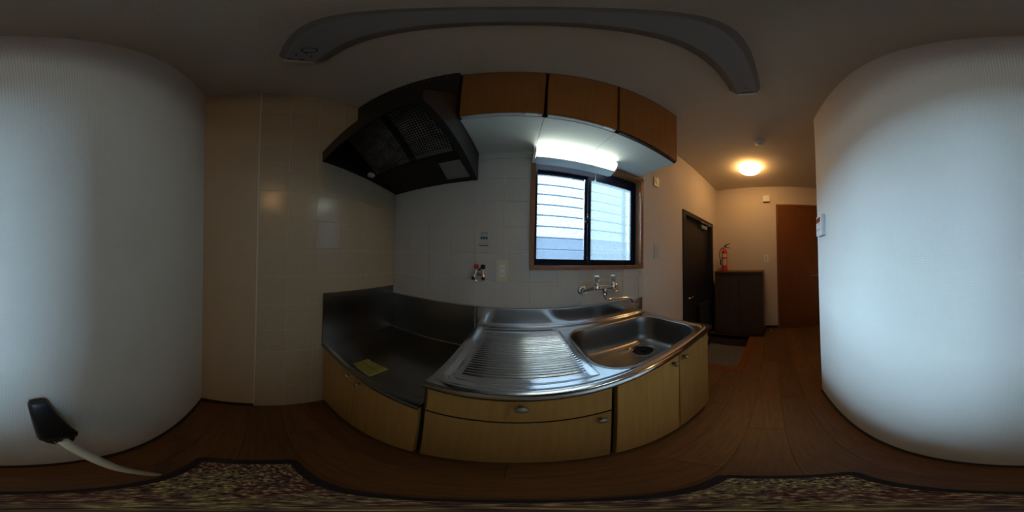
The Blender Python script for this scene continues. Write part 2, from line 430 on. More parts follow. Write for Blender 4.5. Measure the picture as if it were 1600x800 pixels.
# outside louvre
lv = thing('window_louvre', 'pale translucent horizontal louvre blades outside the kitchen window', 'louvre', (.48, W+.19, 1.06))
ly = W+.19
g = box(.02, .05, ly-.012, ly+.03, 1.06, 1.90, .002); obj('side_post', g, m_aluL, lv)
g = box(.91, .94, ly-.012, ly+.03, 1.06, 1.90, .002); obj('side_post', g, m_aluL, lv)
for x in (.035, .925):
    for z in (1.12, 1.84): obj('wall_bracket', box(x-.01, x+.01, ey1-.0005, ly-.011, z-.012, z+.012, .001), m_aluL, lv)
g = box(.83, .86, ly-.012, ly+.01, 1.06, 1.90, .002); obj('side_post', g, m_alu, lv)
for k in range(-1, 9):
    z = 1.222+.0795*k
    obj('louvre_blade', prism([(ly-.004, z+.004), (ly-.002, z+.004), (ly+.016, z+.079), (ly+.014, z+.079)], 'x', .05, .91), m_blade, lv)
    obj('blade_rail', box(.05, .91, ly-.008, ly+.004, z-.003, z+.005, .001), m_rail, lv)
# neighbour's wall outside
g = box(-6, 7, 5.0, 5.2, -1, 1.88); nb = obj('neighbour_wall', g, m_nbr)
tag(nb, 'blue grey neighbouring building wall seen through the patterned window glass', 'wall')
g = box(-8, 9, 1.1, 12, -1.2, -1.0); gd = obj('ground', g, m_genkan); gd['kind'] = 'structure'

# ------------------------------------------------------------------ upper cabinets
CF = .553; CZ0, CZ1 = 1.848, 2.392
cabs = [(-.226, .0885, 'oak wall cabinet directly beside the black range hood'), (.0885, .396, 'middle oak wall cabinet of three, above the kitchen window light'), (.396, .850, 'rightmost oak wall cabinet, the end of the row nearest the hall')]
for i, (a, c, lab) in enumerate(cabs):
    t = thing('wall_cabinet', lab, 'cabinet', ((a+c)/2, (CF+W)/2, CZ0), 'wall cabinets over the sink')
    g = box(a+.0006, a+.016, CF+.02, W, CZ0, CZ1, .0008); box(c-.016, c-.0006, CF+.02, W, CZ0, CZ1, .0008, bm=g)
    box(a+.016, c-.016, CF+.02, W, CZ1-.016, CZ1, bm=g); box(a+.016, c-.016, W-.01, W, CZ0+.01, CZ1-.016, bm=g)
    obj('carcass', g, m_edge, t)
    obj('underside', box(a+.0006, c-.0006, CF+.022, W, CZ0-.004, CZ0+.008, .0008), m_under, t, label='pale grey-green underside panel')
    obj('door', box(a+.0055, c-.0055, CF, CF+.018, CZ0+.008, CZ1-.014, .0012), m_cabx, t)
    obj('top_rail', box(a+.001, c-.001, CF+.006, CF+.02, CZ1-.013, HT-.001, .0008), m_edge, t)
    g = box(a+.01, c-.01, CF+.004, CF+.02, CZ0-.003, CZ0+.006, .001)
    obj('finger_rail', g, m_greyp if i < 2 else m_blackp, t)
    if i < 2: obj('catch', box(c-.07, c-.025, CF-.001, CF+.012, CZ0-.007, CZ0+.002, .001), m_white, t)

# ------------------------------------------------------------------ under-cabinet lamp
t = thing('under_cabinet_lamp', 'lit fluorescent lamp fixed under the wall cabinets above the window', 'lamp', (.32, .85, 1.752))
prof = [(.885, 1.842)] + [(.838-.040*math.sin(a), 1.806+.036*math.cos(a)) for a in [PI*k/12 for k in range(13)]] + [(.885, 1.770)]
obj('diffuser', prism(prof, 'x', .090, .565), m_tube, t, smooth=True)
endp = [(.888, 1.8435)] + [(.838-.043*math.sin(a), 1.805+.0385*math.cos(a)) for a in [PI*k/12 for k in range(13)]] + [(.888, 1.752)]
obj('end_cap', prism(endp, 'x', .076, .0898), m_white, t, smooth=True)
obj('end_cap', prism(endp, 'x', .5652, .574), m_white, t, smooth=True)
obj('base_strip', box(.0899, .5651, .822, .9, 1.752, 1.7645, .002), m_greyp, t)
obj('pull_cord', tube([(.440, .84, 1.753), (.440, .84, 1.66)], .0012, n=6), m_white, t)
obj('cord_knob', lathe([(0, 0), (.004, .002), (.005, .01), (.003, .018), (0, .02)], (.440, .84, 1.648), n=10), m_white, t)
obj('switch_button', box(.395, .415, .820, .824, 1.755, 1.762, .001), m_white, t)

# ------------------------------------------------------------------ range hood
hx0, hx1 = XL+.0015, -.2275
t = thing('range_hood', 'black slanted range hood above the gas table space in the tiled corner', 'range hood', ((hx0+hx1)/2, .62, 1.635))
def panel(pts4, th, n):  # thin plate from 4 points with thickness along n
    bm = bmesh.new(); n = Vector(n).normalized()*th
    A = [bm.verts.new(Vector(p)) for p in pts4]; B = [bm.verts.new(Vector(p)+n) for p in pts4]
    bm.faces.new(A); bm.faces.new(B[::-1]); k4 = len(A)
    for k in range(k4): bm.faces.new((A[k], A[(k+1) % k4], B[(k+1) % k4], B[k]))
    return bm
side = [(.322, 1.722), (.322, 1.80), (.535, 2.065), (.535, 2.398), (W-.002, 2.398), (W-.002, 1.634)]
obj('side_panel', prism(side, 'x', hx1-.004, hx1, bev=.0008), m_hood, t)
obj('side_panel', prism(side, 'x', hx0, hx0+.004, bev=.0008), m_hood, t)
obj('front_fascia', box(hx0+.004, hx1-.004, .533, .538, 2.062, 2.398, .001), m_hood, t)
obj('canopy', prism([(.322, 1.79), (.326, 1.788), (.538, 2.058), (.533, 2.066)], 'x', hx0+.004, hx1-.004), m_hood, t)
obj('front_lip', box(hx0+.004, hx1-.004, .320, .326, 1.718, 1.795, .001), m_hood, t)
obj('rear_panel', prism([(W-.002, 1.634), (W-.002, 1.645), (.66, 1.70), (.66, 1.688)], 'x', hx0+.004, hx1-.004), m_hoodin, t)
obj('top_panel', box(hx0+.004, hx1-.004, .54, W-.002, 2.388, 2.398), m_hood, t)
obj('inner_liner', prism([(.34, 1.80), (.54, 2.06), (W-.01, 2.06), (W-.01, 2.07), (.53, 2.07), (.334, 1.806)], 'x', hx0+.005, hx1-.005), m_hoodin, t)
g = bmesh.new()
for k in range(30):
    x = hx0+.03+k*(hx1-hx0-.06)/29
    if k % 2 == 0: box(x-.004, x+.004, .5312, .5345, 2.345, 2.350, bm=g)
    if 6 < k < 14: box(x-.004, x+.004, .5312, .5345, 2.130, 2.137, bm=g)
o = obj('vent_slots', g, m_mesh, t); o['kind'] = 'stuff'
# rim round the slanted opening
def rim(x0, x1): return prism([(.326, 1.718), (W-.006, 1.634), (W-.006, 1.648), (.326, 1.732)], 'x', x0, x1)
obj('side_rim', rim(hx0+.004, hx0+.030), m_hoodin, t); obj('side_rim', rim(hx1-.030, hx1-.004), m_hoodin, t)
# filters: frames with crossed wires, sloping up to the front
def fpt(x, u, lift=0):  # u 0 rear-low .. 1 front-high
    return Vector((x, .655-.235*u, 1.692+.225*u+lift))
for (a, c) in ((-.775, -.510), (-.480, -.275)):
    g = bmesh.new()
    for (p, q) in ((fpt(a, 0), fpt(c, 0)), (fpt(a, 1), fpt(c, 1)), (fpt(a, 0), fpt(a, 1)), (fpt(c, 0), fpt(c, 1))): tube([p, q], .005, bm=g, n=6)
    f = obj('filter_frame', g, m_hoodin, t)
    g = bmesh.new(); n = int((c-a)/.0125)
    for k in range(1, n):
        x = a+(c-a)*k/n; tube([fpt(x, 0), fpt(x, 1)], .0011, bm=g, n=4, caps=False)
    for k in range(1, 24): tube([fpt(a, k/24), fpt(c, k/24)], .0011, bm=g, n=4, caps=False)
    o = obj('filter_wires', g, m_mesh, f); o['kind'] = 'stuff'
obj('filter_back', panel([fpt(-.8, 0, .03), fpt(-.26, 0, .03), fpt(-.26, 1.0, .03), fpt(-.8, 1.0, .03)], .004, (0, .5, .6)), m_hoodin, t)
obj('lamp_lens', prism([(-.383, .712), (-.270, .712), (-.262, .86), (-.398, .86)], 'z', 0, .004), m_lens, t)
lens = [c for c in t.children if c.name.startswith('lamp_lens')][0]
for v in lens.data.vertices:   # lie on the rear panel slope, just beneath it
    wy = v.co.y+OFF[t.name].y; v.co.z += 1.6905-(wy-.66)*(.0545/.242)-.0045 - 0.0
g = box(-.800, -.772, .60, .64, 1.674, 1.70, .003); obj('switch_box', g, m_greyp, t, label='small pale switch')

# ------------------------------------------------------------------ base cabinets
DY = .365
def knob(x, z, parent, r=.013, y=DY):
    obj('knob', lathe([(0, 0), (.006, 0), (.005, .010), (.008, .014), (r, .017), (r, .022), (r*.75, .026), (0, .028)], (x, y, z), (0, -1, 0), 16), m_bronze, parent, smooth=True)
# gas unit
t = thing('base_cabinet', 'low oak base cabinet with two doors under the recessed gas table space', 'cabinet', (-.53, .62, 0))
g = box(XL+.002, XL+.018, DY+.02, W-.002, .05, .568); box(-.236, -.2215, DY+.02, W-.002, .05, .568, bm=g)
box(XL+.018, -.236, DY+.02, W-.002, .05, .066, bm=g); box(XL+.018, -.236, W-.012, W-.002, .066, .568, bm=g); box(XL+.018, -.236, DY+.02, DY+.03, .545, .568, bm=g)
obj('carcass', g, m_edge, t)
obj('toe_kick', box(XL+.002, -.2215, DY+.045, DY+.06, 0, .05), m_edge, t)
d = obj('door', box(XL+.006, -.5315, DY, DY+.018, .052, .563, .0012), m_cab, t); knob(-.560, .545, d)
d = obj('door', box(-.5275, -.2300, DY, DY+.018, .052, .563, .0012), m_cab, t); knob(-.487, .540, d)
# sink unit: drawer module + two-door module
SZ = .734
t = thing('base_cabinet', 'oak base cabinet with a drawer over a hinged door, under the ridged draining board', 'cabinet', (.025, .62, 0))
g = box(-.214, -.199, DY+.02, W-.005, .05, SZ); box(.243, .2575, DY+.02, W-.005, .05, SZ, bm=g)
box(-.199, .243, DY+.02, W-.005, .05, .066, bm=g); box(-.199, .243, W-.015, W-.005, .066, SZ, bm=g); box(-.199, .243, DY+.02, DY+.03, SZ-.02, SZ, bm=g); box(-.199, .243, DY+.02, DY+.03, .565, .585, bm=g)
obj('carcass', g, m_edge, t)
obj('toe_kick', box(-.214, .2575, DY+.045, DY+.06, 0, .05), m_edge, t)
d = obj('drawer', box(-.2085, .249, DY, DY+.018, .5805, .728, .0012), m_cab, t); knob(.022, .690, d, .016)
d = obj('door', box(-.2085, .249, DY, DY+.018, .052, .5715, .0012), m_cab, t); knob(.212, .543, d, .015)
obj('gap_shade_strip', box(-.2083, .2488, DY+.0005, DY+.0175, .5715, .5728), m_edge, d)  # added dark strip: shade of the gap under the drawer, put in as colour
t = thing('base_cabinet', 'oak base cabinet with two tall doors under the sink basin', 'cabinet', (.56, .62, 0))
g = box(.2605, .275, DY+.02, W-.005, .05, SZ); box(.275, .850, DY+.02, W-.005, .05, .066, bm=g); box(.275, .85, W-.015, W-.005, .066, SZ, bm=g); box(.275, .85, DY+.02, DY+.03, SZ-.02, SZ, bm=g)
obj('carcass', g, m_edge, t)
obj('end_panel', box(.850, .866, DY+.0185, W-.005, .0, SZ, .001), m_cab, t)
obj('toe_kick', box(.2605, .85, DY+.045, DY+.06, 0, .05), m_edge, t)
d = obj('door', box(.268, .5660, DY, DY+.018, .052, .728, .0012), m_cab, t); knob(.520, .692, d)
d = obj('door', box(.5720, .866, DY, DY+.018, .052, .728, .0012), m_cab, t); knob(.597, .692, d)
obj('vent_slot', box(.790, .850, DY-.0006, DY+.002, .705, .709), m_ink, d)

# ------------------------------------------------------------------ gas table space (stainless)
t = thing('gas_table_counter', 'low stainless steel gas table counter in the tiled corner', 'counter', (-.53, .62, .568))
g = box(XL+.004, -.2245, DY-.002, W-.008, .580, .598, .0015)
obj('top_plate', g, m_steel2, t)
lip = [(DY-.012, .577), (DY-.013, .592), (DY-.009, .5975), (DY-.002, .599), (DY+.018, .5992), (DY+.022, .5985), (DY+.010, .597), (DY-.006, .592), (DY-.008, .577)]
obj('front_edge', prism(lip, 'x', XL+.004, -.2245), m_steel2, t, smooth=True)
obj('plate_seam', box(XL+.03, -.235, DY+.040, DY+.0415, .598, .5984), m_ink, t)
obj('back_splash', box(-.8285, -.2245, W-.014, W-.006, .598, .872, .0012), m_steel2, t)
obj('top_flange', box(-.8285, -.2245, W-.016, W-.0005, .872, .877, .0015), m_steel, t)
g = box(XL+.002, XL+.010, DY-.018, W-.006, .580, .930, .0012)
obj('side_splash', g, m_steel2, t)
obj('bottom_bead', tube([(-.82, W-.017, .600), (-.226, W-.017, .600)], .004, n=10), m_steel, t, smooth=True)
# yellow caution label (flat print)
a0 = Vector((-.605, .374, 0)); u = Vector((.985, -.05, 0)).normalized()
lb = thing('caution_label', 'yellow caution label stuck on the steel gas table counter', 'label', (-.51, .43, .5982))
LX0, LX1, LY0, LY1 = -.590, -.455, .388, .482
obj('sheet', prism([(LX0+.008, LY0+.003), (LX1-.004, LY0-.002), (LX1, LY1-.002), (LX0+.012, LY1-.010)], 'z', .5981, .5987), m_yel, lb)
g = bmesh.new()
for r_ in range(7):
    yy = LY1-.016-.0115*r_; x = LX0+.018
    while x < LX1-.016:
        w_ = random.choice((.006, .009, .014)) if r_ != 1 else .016
        hgt = .0030 if r_ not in (0, 3) else .0055
        if random.random() < .85: box(x, min(x+w_, LX1-.010), yy, yy+hgt, .5986, .5989, bm=g)
        x += w_+.004
o = obj('print', g, m_ink, lb); o['kind'] = 'stuff'

# ------------------------------------------------------------------ sink worktop (stainless, ridged draining board)
t = thing('sink_worktop', 'stainless steel sink worktop with ridged draining board and deep basin', 'sink', (.33, .62, .734))
X0, X1, Y0, Y1, ZT = -.206, .868, .352, .888, .758
bx0, bx1, by0, by1, br = .255, .828, .392, .808, .115
def sd_rr(x, y, x0, x1, y0, y1, r):
    qx = abs(x-(x0+x1)/2)-(x1-x0)/2+r; qy = abs(y-(y0+y1)/2)-(y1-y0)/2+r
    return math.hypot(max(qx, 0), max(qy, 0))+min(max(qx, qy), 0)-r
def sstep(a, b, v):
    v = clamp((v-a)/(b-a), 0, 1); return v*v*(3-2*v)
def hz(x, y):
    z = ZT
    s = sd_rr(x, y, X0+.030, X1-.030, Y0+.026, Y1-.016, .045)
    z += .007*sstep(-.006, .010, s) - .002*sstep(.010, .03, s)         # raised outer rim
    # drainboard recess, its right side slants along the basin
    xr = .228-.02*(y-.4)/.4
    s2 = max(sd_rr(x, y, -.172, .5, .405, .845, .035), x-xr)
    z -= .004*sstep(.004, -.010, s2)
    s3 = max(sd_rr(x, y, -.145, .5, .430, .822, .02), x-(.205+.03*(y-.43)/.39))
    if s3 < 0:
        z += .0036*sstep(0, -.012, s3)*(.5+.5*math.cos(2*PI*(y-.43)/.0157))
    return z
bm = bmesh.new(); nx, ny = 120, 214; G = {}
for i in range(nx+1):
    for j in range(ny+1):
        x = X0+(X1-X0)*i/nx; yv = Y0+(Y1-Y0)*j/ny
        G[i, j] = bm.verts.new((x, yv, hz(x, yv)))
for i in range(nx):
    for j in range(ny):
        cx = X0+(X1-X0)*(i+.5)/nx; cy = Y0+(Y1-Y0)*(j+.5)/ny
        if sd_rr(cx, cy, bx0, bx1, by0, by1, br) < 0.004: continue
        bm.faces.new((G[i, j], G[i+1, j], G[i+1, j+1], G[i, j+1]))
bmesh.ops.delete(bm, geom=[v for v in bm.verts if not v.link_faces], context='VERTS')
top = obj('draining_board', bm, m_steel, t, smooth='all')
# skirt under the worktop edge, front roll
roll = [(Y0+.004, .7615), (Y0-.003, .7625), (Y0-.010, .759), (Y0-.013, .751), (Y0-.011, .742), (Y0-.006, .736), (Y0+.003, .734), (Y0+.012, .736), (Y0+.012, .7605)]
obj('front_edge', prism(roll, 'x', X0-.001, X1+.002), m_steel, t, smooth='all')
g = box(X1-.004, X1+.0025, Y0+.003, W-.006, .736, .7635, .0015); obj('side_edge', g, m_steel, t)
g = box(X0-.0015, X0+.002, Y0+.003, W-.006, .60, .7625, .0008); obj('side_edge', g, m_steel2, t)
# basin by lofting rounded rectangles
def ring_loft(levels, m, name, parent, floor_=True):
    bm = bmesh.new(); prev = None
    for (ins, z, rr) in levels:
        pts = rrect(bx0+ins, bx1-ins, by0+ins, by1-ins, rr, 10)
        ring = [bm.verts.new((p[0], p[1], z)) for p in pts]; n = len(ring)
        if prev:
            for k in range(n): bm.faces.new((prev[k], prev[(k+1) % n], ring[(k+1) % n], ring[k]))
        prev = ring
    return bm, prev
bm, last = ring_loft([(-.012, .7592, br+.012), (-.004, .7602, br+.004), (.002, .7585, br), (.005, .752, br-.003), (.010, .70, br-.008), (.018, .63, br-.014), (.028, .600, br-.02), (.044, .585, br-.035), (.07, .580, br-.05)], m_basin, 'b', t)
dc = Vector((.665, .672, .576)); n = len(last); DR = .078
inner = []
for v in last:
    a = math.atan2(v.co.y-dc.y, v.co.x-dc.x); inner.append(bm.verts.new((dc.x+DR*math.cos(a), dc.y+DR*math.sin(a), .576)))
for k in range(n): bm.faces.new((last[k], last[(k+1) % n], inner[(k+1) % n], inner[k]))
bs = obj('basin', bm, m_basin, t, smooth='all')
# drain ring, dark basket and rubber flap
dr = obj('drain_ring', lathe([(.080, 0), (.079, .0025), (.070, .002), (.060, -.002), (.057, -.012), (.057, -.05)], dc, n=40), m_steel, t, smooth=True)
g = lathe([(.058, 0), (.057, -.004), (.02, -.007), (.018, -.02), (0, -.02)], dc+Vector((0, 0, -.008)), n=36)
obj('rubber_cover', g, m_rubber, dr, smooth=True)
g = bmesh.new()
for k in range(10):
    a = 2*PI*k/10; c_, s_ = math.cos(a), math.sin(a)
    tube([dc+Vector((.022*c_, .022*s_, -.0125)), dc+Vector((.052*c_, .052*s_, -.0095))], .0012, bm=g, n=4)
obj('cover_ribs', g, m_blackp, dr)
# back splash
g = box(X0, X1+.002, W-.020, W-.006, .757, .866, .002); obj('back_splash', g, m_steel, t)
obj('top_flange', box(X0, X1+.002, W-.024, W-.0005, .866, .872, .002), m_steel, t)
obj('bottom_bead', tube([(X0+.002, W-.022, .763), (X1, W-.022, .763)], .005, n=10), m_steel, t, smooth=True)
obj('seam', box(X0-.0035, X0-.0018, W-.0225, W-.004, .60, .874), m_ink, t)

# ------------------------------------------------------------------ mixer tap
t = thing('mixer_tap', 'chrome wall mixer tap with two clear acrylic handles over the sink', 'tap', (.50, W, .98))
def cyl(p, q, r, bm=None, n=20): return tube([p, q], r, bm=bm, n=n)
for (wx, bxx) in ((.390, .444), (.632, .556)):
    e = obj('escutcheon', lathe([(.031, 0), (.031, .004), (.026, .010), (.018, .013), (.014, .014)], (wx, W, .968), (0, -1, 0), 28), m_chrome, t, smooth=True)
    g = tube(smooth_pts([(wx, W-.01, .968), (wx, W-.03, .968), ((wx+bxx)/2, W-.055, .980), (bxx, W-.080, .995)], 5), .0115, n=14)
    obj('inlet_leg', g, m_chrome, t, smooth=True)
    obj('union_nut', lathe([(0, 0), (.017, 0), (.018, .004), (.018, .014), (.014, .018), (0, .018)], (wx, W-.013, .968), (0, -1, 0), 6), m_chrome, t)
yb = W-.086
g = tube([(.428, yb, .993), (.572, yb, .993)], .0135, n=18); 
lathe([(0, 0), (.016, 0), (.018, .004), (.018, .026), (.013, .032), (0, .032)], (.444, yb, .984), n=20, bm=g); lathe([(0, 0), (.016, 0), (.018, .004), (.018, .026), (.013, .032), (0, .032)], (.556, yb, .984), n=20, bm=g)
lathe([(0, 0), (.014, 0), (.016, .006), (.016, .026), (.012, .03), (0, .03)], (.498, yb, .960), n=20, bm=g)
obj('body', g, m_chrome, t, smooth=True)
for x in (.444, .556):
    s = obj('spindle', cyl((x, yb, 1.014), (x, yb, 1.028), .008), m_chrome, t, smooth=True)
    pr = [(x+.0175*(1 if k % 2 else .90)*math.cos(2*PI*k/16), yb+.0175*(1 if k % 2 else .90)*math.sin(2*PI*k/16)) for k in range(16)]
    g = prism(pr, 'z', 1.024, 1.058, bev=.0012)
    hd = obj('handle', g, m_acry, t)
    obj('handle_cap', lathe([(.0150, 0), (.014, .005), (.008, .007), (0, .0075)], (x, yb, 1.058), n=20), m_white, hd, smooth=True)
sp = smooth_pts([(.498, yb, .962), (.500, yb, .940), (.512, yb, .922), (.545, yb, .914), (.62, yb-.002, .912), (.675, yb-.004, .908), (.700, yb-.006, .895), (.708, yb-.006, .872)], 6)
obj('spout', tube(sp, .0078, n=14), m_chrome, t, smooth=True)
obj('spout_collar', lathe([(0, 0), (.013, 0), (.014, .004), (.014, .012), (.010, .016), (0, .016)], (.498, yb, .946), n=8), m_chrome, t)

# ------------------------------------------------------------------ gas cock on the wall
t = thing('gas_cock', 'small chrome gas cock with a red and a black knob on the tiled wall', 'valve', (-.20, W, 1.08))
y_ = W-.035
obj('wall_flange', lathe([(.022, 0), (.022, .004), (.014, .010), (0, .010)], (-.195, W, 1.075), (0, -1, 0), 20), m_chrome, t, smooth=True)
g = tube([(-.195, W-.006, 1.075), (-.195, y_, 1.075)], .009); tube([(-.214, y_, 1.078), (-.176, y_, 1.078)], .0085, bm=g)
obj('body', g, m_chrome, t, smooth=True)
for x, m_, ox in ((-.214, m_redp, -.010), (-.176, m_blackp, .006)):
    obj('nozzle', tube([(x, y_, 1.095), (x, y_-.004, 1.075), (x+ox*.6, y_-.012, 1.055), (x+ox, y_-.018, 1.045)], [.008, .009, .008, .0065]), m_chrome, t, smooth=True)
    k_ = obj('knob', box(x-.012, x+.012, y_-.014, y_+.010, 1.093, 1.118, .004), m_, t)
    obj('nozzle_cap', lathe([(0, 0), (.010, 0), (.010, .016), (0, .018)], (x+ox, y_-.016, 1.050), (0, -.3, -1), 14), m_blackp, t, smooth=True)
ch = [(-.205+.0, y_-.02, 1.050)]+[(-.190+.027*math.cos(a), y_-.022, 1.052+.027*math.sin(a)) for a in [PI+PI*k/10*1.15 for k in range(11)]]
obj('cap_chain', tube(ch, .0016, n=6), m_chrome, t)

# ------------------------------------------------------------------ wall plates
def outlet(x0, x1, z0, z1, y, label, m_, slots, cat='socket'):
    t = thing('wall_outlet', label, cat, ((x0+x1)/2, y, z0))
    obj('plate', box(x0, x1, y-.007, y, z0, z1, .002), m_, t)
    cx = (x0+x1)/2; g2 = box(cx-.015, cx+.015, y-.0085, y-.0065, (z0+z1)/2-.034, (z0+z1)/2+.034, .0008)
    f = obj('insert', g2, m_white if m_ is m_beige else m_greyp, t)
    for dz in slots:
        for dx, hh in ((-.006, .0045), (.006, .0036)):
            obj('slot', box(cx+dx-.0009, cx+dx+.0009, y-.0089, y-.0083, (z0+z1)/2+dz-hh, (z0+z1)/2+dz+hh), m_ink, f)
    return t
outlet(-.107, -.040, 1.025, 1.145, W-.0005, 'beige double socket on the tiles right of the gas cock', m_beige, (.016, -.016))
outlet(1.018, 1.088, 1.170, 1.287, W, 'off-white double socket on the wallpaper between window and entrance door', m_greyp, (.018, -.016))
t = thing('pull_switch_plate', 'small beige switch plate on the wallpaper high beside the window', 'switch', (1.048, W, 1.827))
pp = obj('plate', box(1.016, 1.078, W-.010, W, 1.827, 1.925, .002), m_beige, t)
obj('rocker', box(1.036, 1.058, W-.014, W-.009, 1.855, 1.900, .002), m_beige, pp)
t = thing('light_switch', 'white light switch plate on the end wall left of the brown door', 'switch', (XR, .088, 1.118))
pp = obj('plate', box(XR-.008, XR, .053, .123, 1.118, 1.236, .002), m_white, t)
for k in (0, 1): obj('rocker', box(XR-.011, XR-.007, .075, .101, 1.142+.036*k, 1.174+.036*k, .0015), m_greyp, pp)
t = thing('door_chime', 'small cream door chime box high on the end wall', 'chime', (XR, .07, 2.107))
obj('housing', box(XR-.030, XR, .018, .124, 2.112, 2.222, .004), m_white, t)
obj('lower_trim', box(XR-.031, XR, .017, .125, 2.104, 2.1115, .001), m_shoe, t)
# gas company sticker on tile (flat print)
t = thing('tile_sticker', 'small clear sticker with three blue flame marks on a kitchen tile', 'sticker', (-.181, W, 1.214))
g = bmesh.new(); yy = W-.0008
random.seed(3)
for (z0, hgt, n_) in ((1.296, .0045, 7), (1.288, .005, 7)):
    for k in range(n_):
        x = -.200+.0058*k; box(x, x+random.uniform(.002, .0045), yy-.0004, yy, z0, z0+hgt, bm=g)
for k in range(9):
    x = -.207+.0058*k; box(x, x+.0042, yy-.0004, yy, 1.2365, 1.2385, bm=g)
o = obj('small_print', g, m_blue, t); o['kind'] = 'stuff'
for k in range(3):
    cx = -.196+.0145*k
    pts = [(cx+.0066*math.cos(a), 1.2655+.0066*math.sin(a)) for a in [PI*1.0+PI*i/10 for i in range(11)]]+[(cx+.0055, 1.273), (cx+.002, 1.276), (cx, 1.284), (cx-.002, 1.276), (cx-.0055, 1.273)]
    obj('flame_mark', prism(pts, 'y', yy-.0004, yy), m_blue, t)
obj('bar', box(-.2095, -.1545, yy-.0004, yy, 1.2215, 1.2275), m_blue, t)
obj('bar', box(-.198, -.158, yy-.0004, yy, 1.2522, 1.2535), m_blue, t)

# ------------------------------------------------------------------ ceiling lamp base over the kitchen (unlit)
t = thing('fluorescent_fixture_base', 'long grey ceiling fluorescent fixture base without tube, over the kitchen', 'light fixture', (.12, .1, 2.33))
pf = [(.028, HT), (.044, 2.331), (.048, 2.328), (.134, 2.328), (.138, 2.331), (.172, HT)]
obj('housing', prism(pf, 'x', -.475, .715, bev=.001), mat('fixture_grey', srgb(140, 138, 136), .5), t)
obj('end_cap', prism([(y, z) for y, z in pf], 'x', -.492, -.4755), m_beige, t, smooth=True)
obj('end_cap', prism([(y, z) for y, z in pf], 'x', .7155, .728), m_white, t)
g = lathe([(.020, 0), (.020, -.003), (.0165, -.003), (.0165, 0)], (-.385, .09, 2.3285), n=28); obj('cable_ring', g, m_ink, t, smooth=True)
for (x, y) in ((-.43, .07), (-.43, .11), (-.41, .09), (.66, .09)): obj('screw_head', lathe([(0, -.0015), (.004, -.001), (.004, 0)], (x, y, 2.328), n=10), m_edge, t)
for q in ((-.468, -.463, .052, .072), (-.468, -.463, .085, .100), (.700, .704, .06, .12)): obj('clip', box(*q, 2.325, 2.3282), m_edge, t)

# ------------------------------------------------------------------ hall ceiling: lamp and detector
lc = Vector((1.93, .245, HT))
t = thing('ceiling_lamp', 'lit round glass bowl lamp on the hall ceiling', 'lamp', lc)
obj('base_plate', lathe([(0, 0), (.095, 0), (.095, -.018), (.088, -.022), (0, -.022)], lc, n=36), m_white, t, smooth=True)
bowl = [(.134*math.cos(a), -.030-.078*math.sin(a)) for a in [PI/2*k/12 for k in range(12)]]+[(0, -.108)]
obj('glass_bowl', lathe([(.10, -.024), (.13, -.024)]+bowl, lc, n=40), m_hall, t, smooth=True)
for a in (-.9, -2.6, 1.6):
    c_, s_ = math.cos(a), math.sin(a)
    obj('bracket', tube([lc+Vector((.09*c_, .09*s_, -.01)), lc+Vector((.15*c_, .15*s_, -.012)), lc+Vector((.155*c_, .155*s_, -.03)), lc+Vector((.142*c_, .142*s_, -.036))], .0025, n=6), m_bronze, t)
t = thing('smoke_detector', 'small round white detector on the hall ceiling before the lamp', 'detector', (1.40, .085, HT))
obj('body', lathe([(0, 0), (.048, 0), (.048, -.018), (.043, -.034), (.030, -.045), (0, -.047)], (1.40, .085, HT), n=30), m_white, t, smooth=True)
obj('sensor_ring', lathe([(.020, -.044), (.020, -.054), (.012, -.056), (0, -.056)], (1.40, .085, HT), n=20), m_greyp, t, smooth=True)

# ------------------------------------------------------------------ entrance door
g = box(dx0, dx0+.062, W-.012, W+.09, -.19, dz1, .002); box(dx1-.062, dx1, W-.012, W+.09, -.19, dz1, .002, bm=g)
box(dx0+.062, dx1-.062, W-.012, W+.09, dz1-.055, dz1, .002, bm=g); box(dx0+.062, dx1-.062, W-.01, W+.09, -.19, -.165, .002, bm=g)
dr = struct('door_1', g, m_edoor)
lf = obj('door_leaf', box(dx0+.064, dx1-.064, W+.045, W+.085, -.163, dz1-.057, .002), m_edoor, dr)
obj('peephole', lathe([(0, .004), (.005, .003), (.007, 0)], (1.833, W+.045, 1.113), (0, -1, 0), 12), m_chrome, dr)
g = box(1.600, 1.660, W+.041, W+.045, .64, .80, .002); obj('lock_plate', g, m_edoor, dr)
g = tube([(1.625, W+.043, .712), (1.625, W+.005, .712), (1.640, W-.003, .712), (1.715, W-.003, .716)], .008, n=10); obj('lever_handle', g, m_chrome, dr, smooth=True)
g = box(1.90, 2.24, W+.004, W+.044, .12, .56, .01); obj('letter_box', g, mat('letter_box_grey', srgb(48, 46, 48), .4), dr)
g = box(1.99, 2.18, W+.004, W+.045, 1.595, 1.645, .006); cl_ = obj('door_closer', g, m_aluL, dr)
g = tube([(2.16, W+.02, 1.652), (2.19, W-.05, 1.656), (1.96, W-.004, 1.668)], .006, n=6); box(1.93, 2.02, W-.02, W-.008, 1.66, 1.674, bm=g); obj('closer_arm', g, m_aluL, dr)

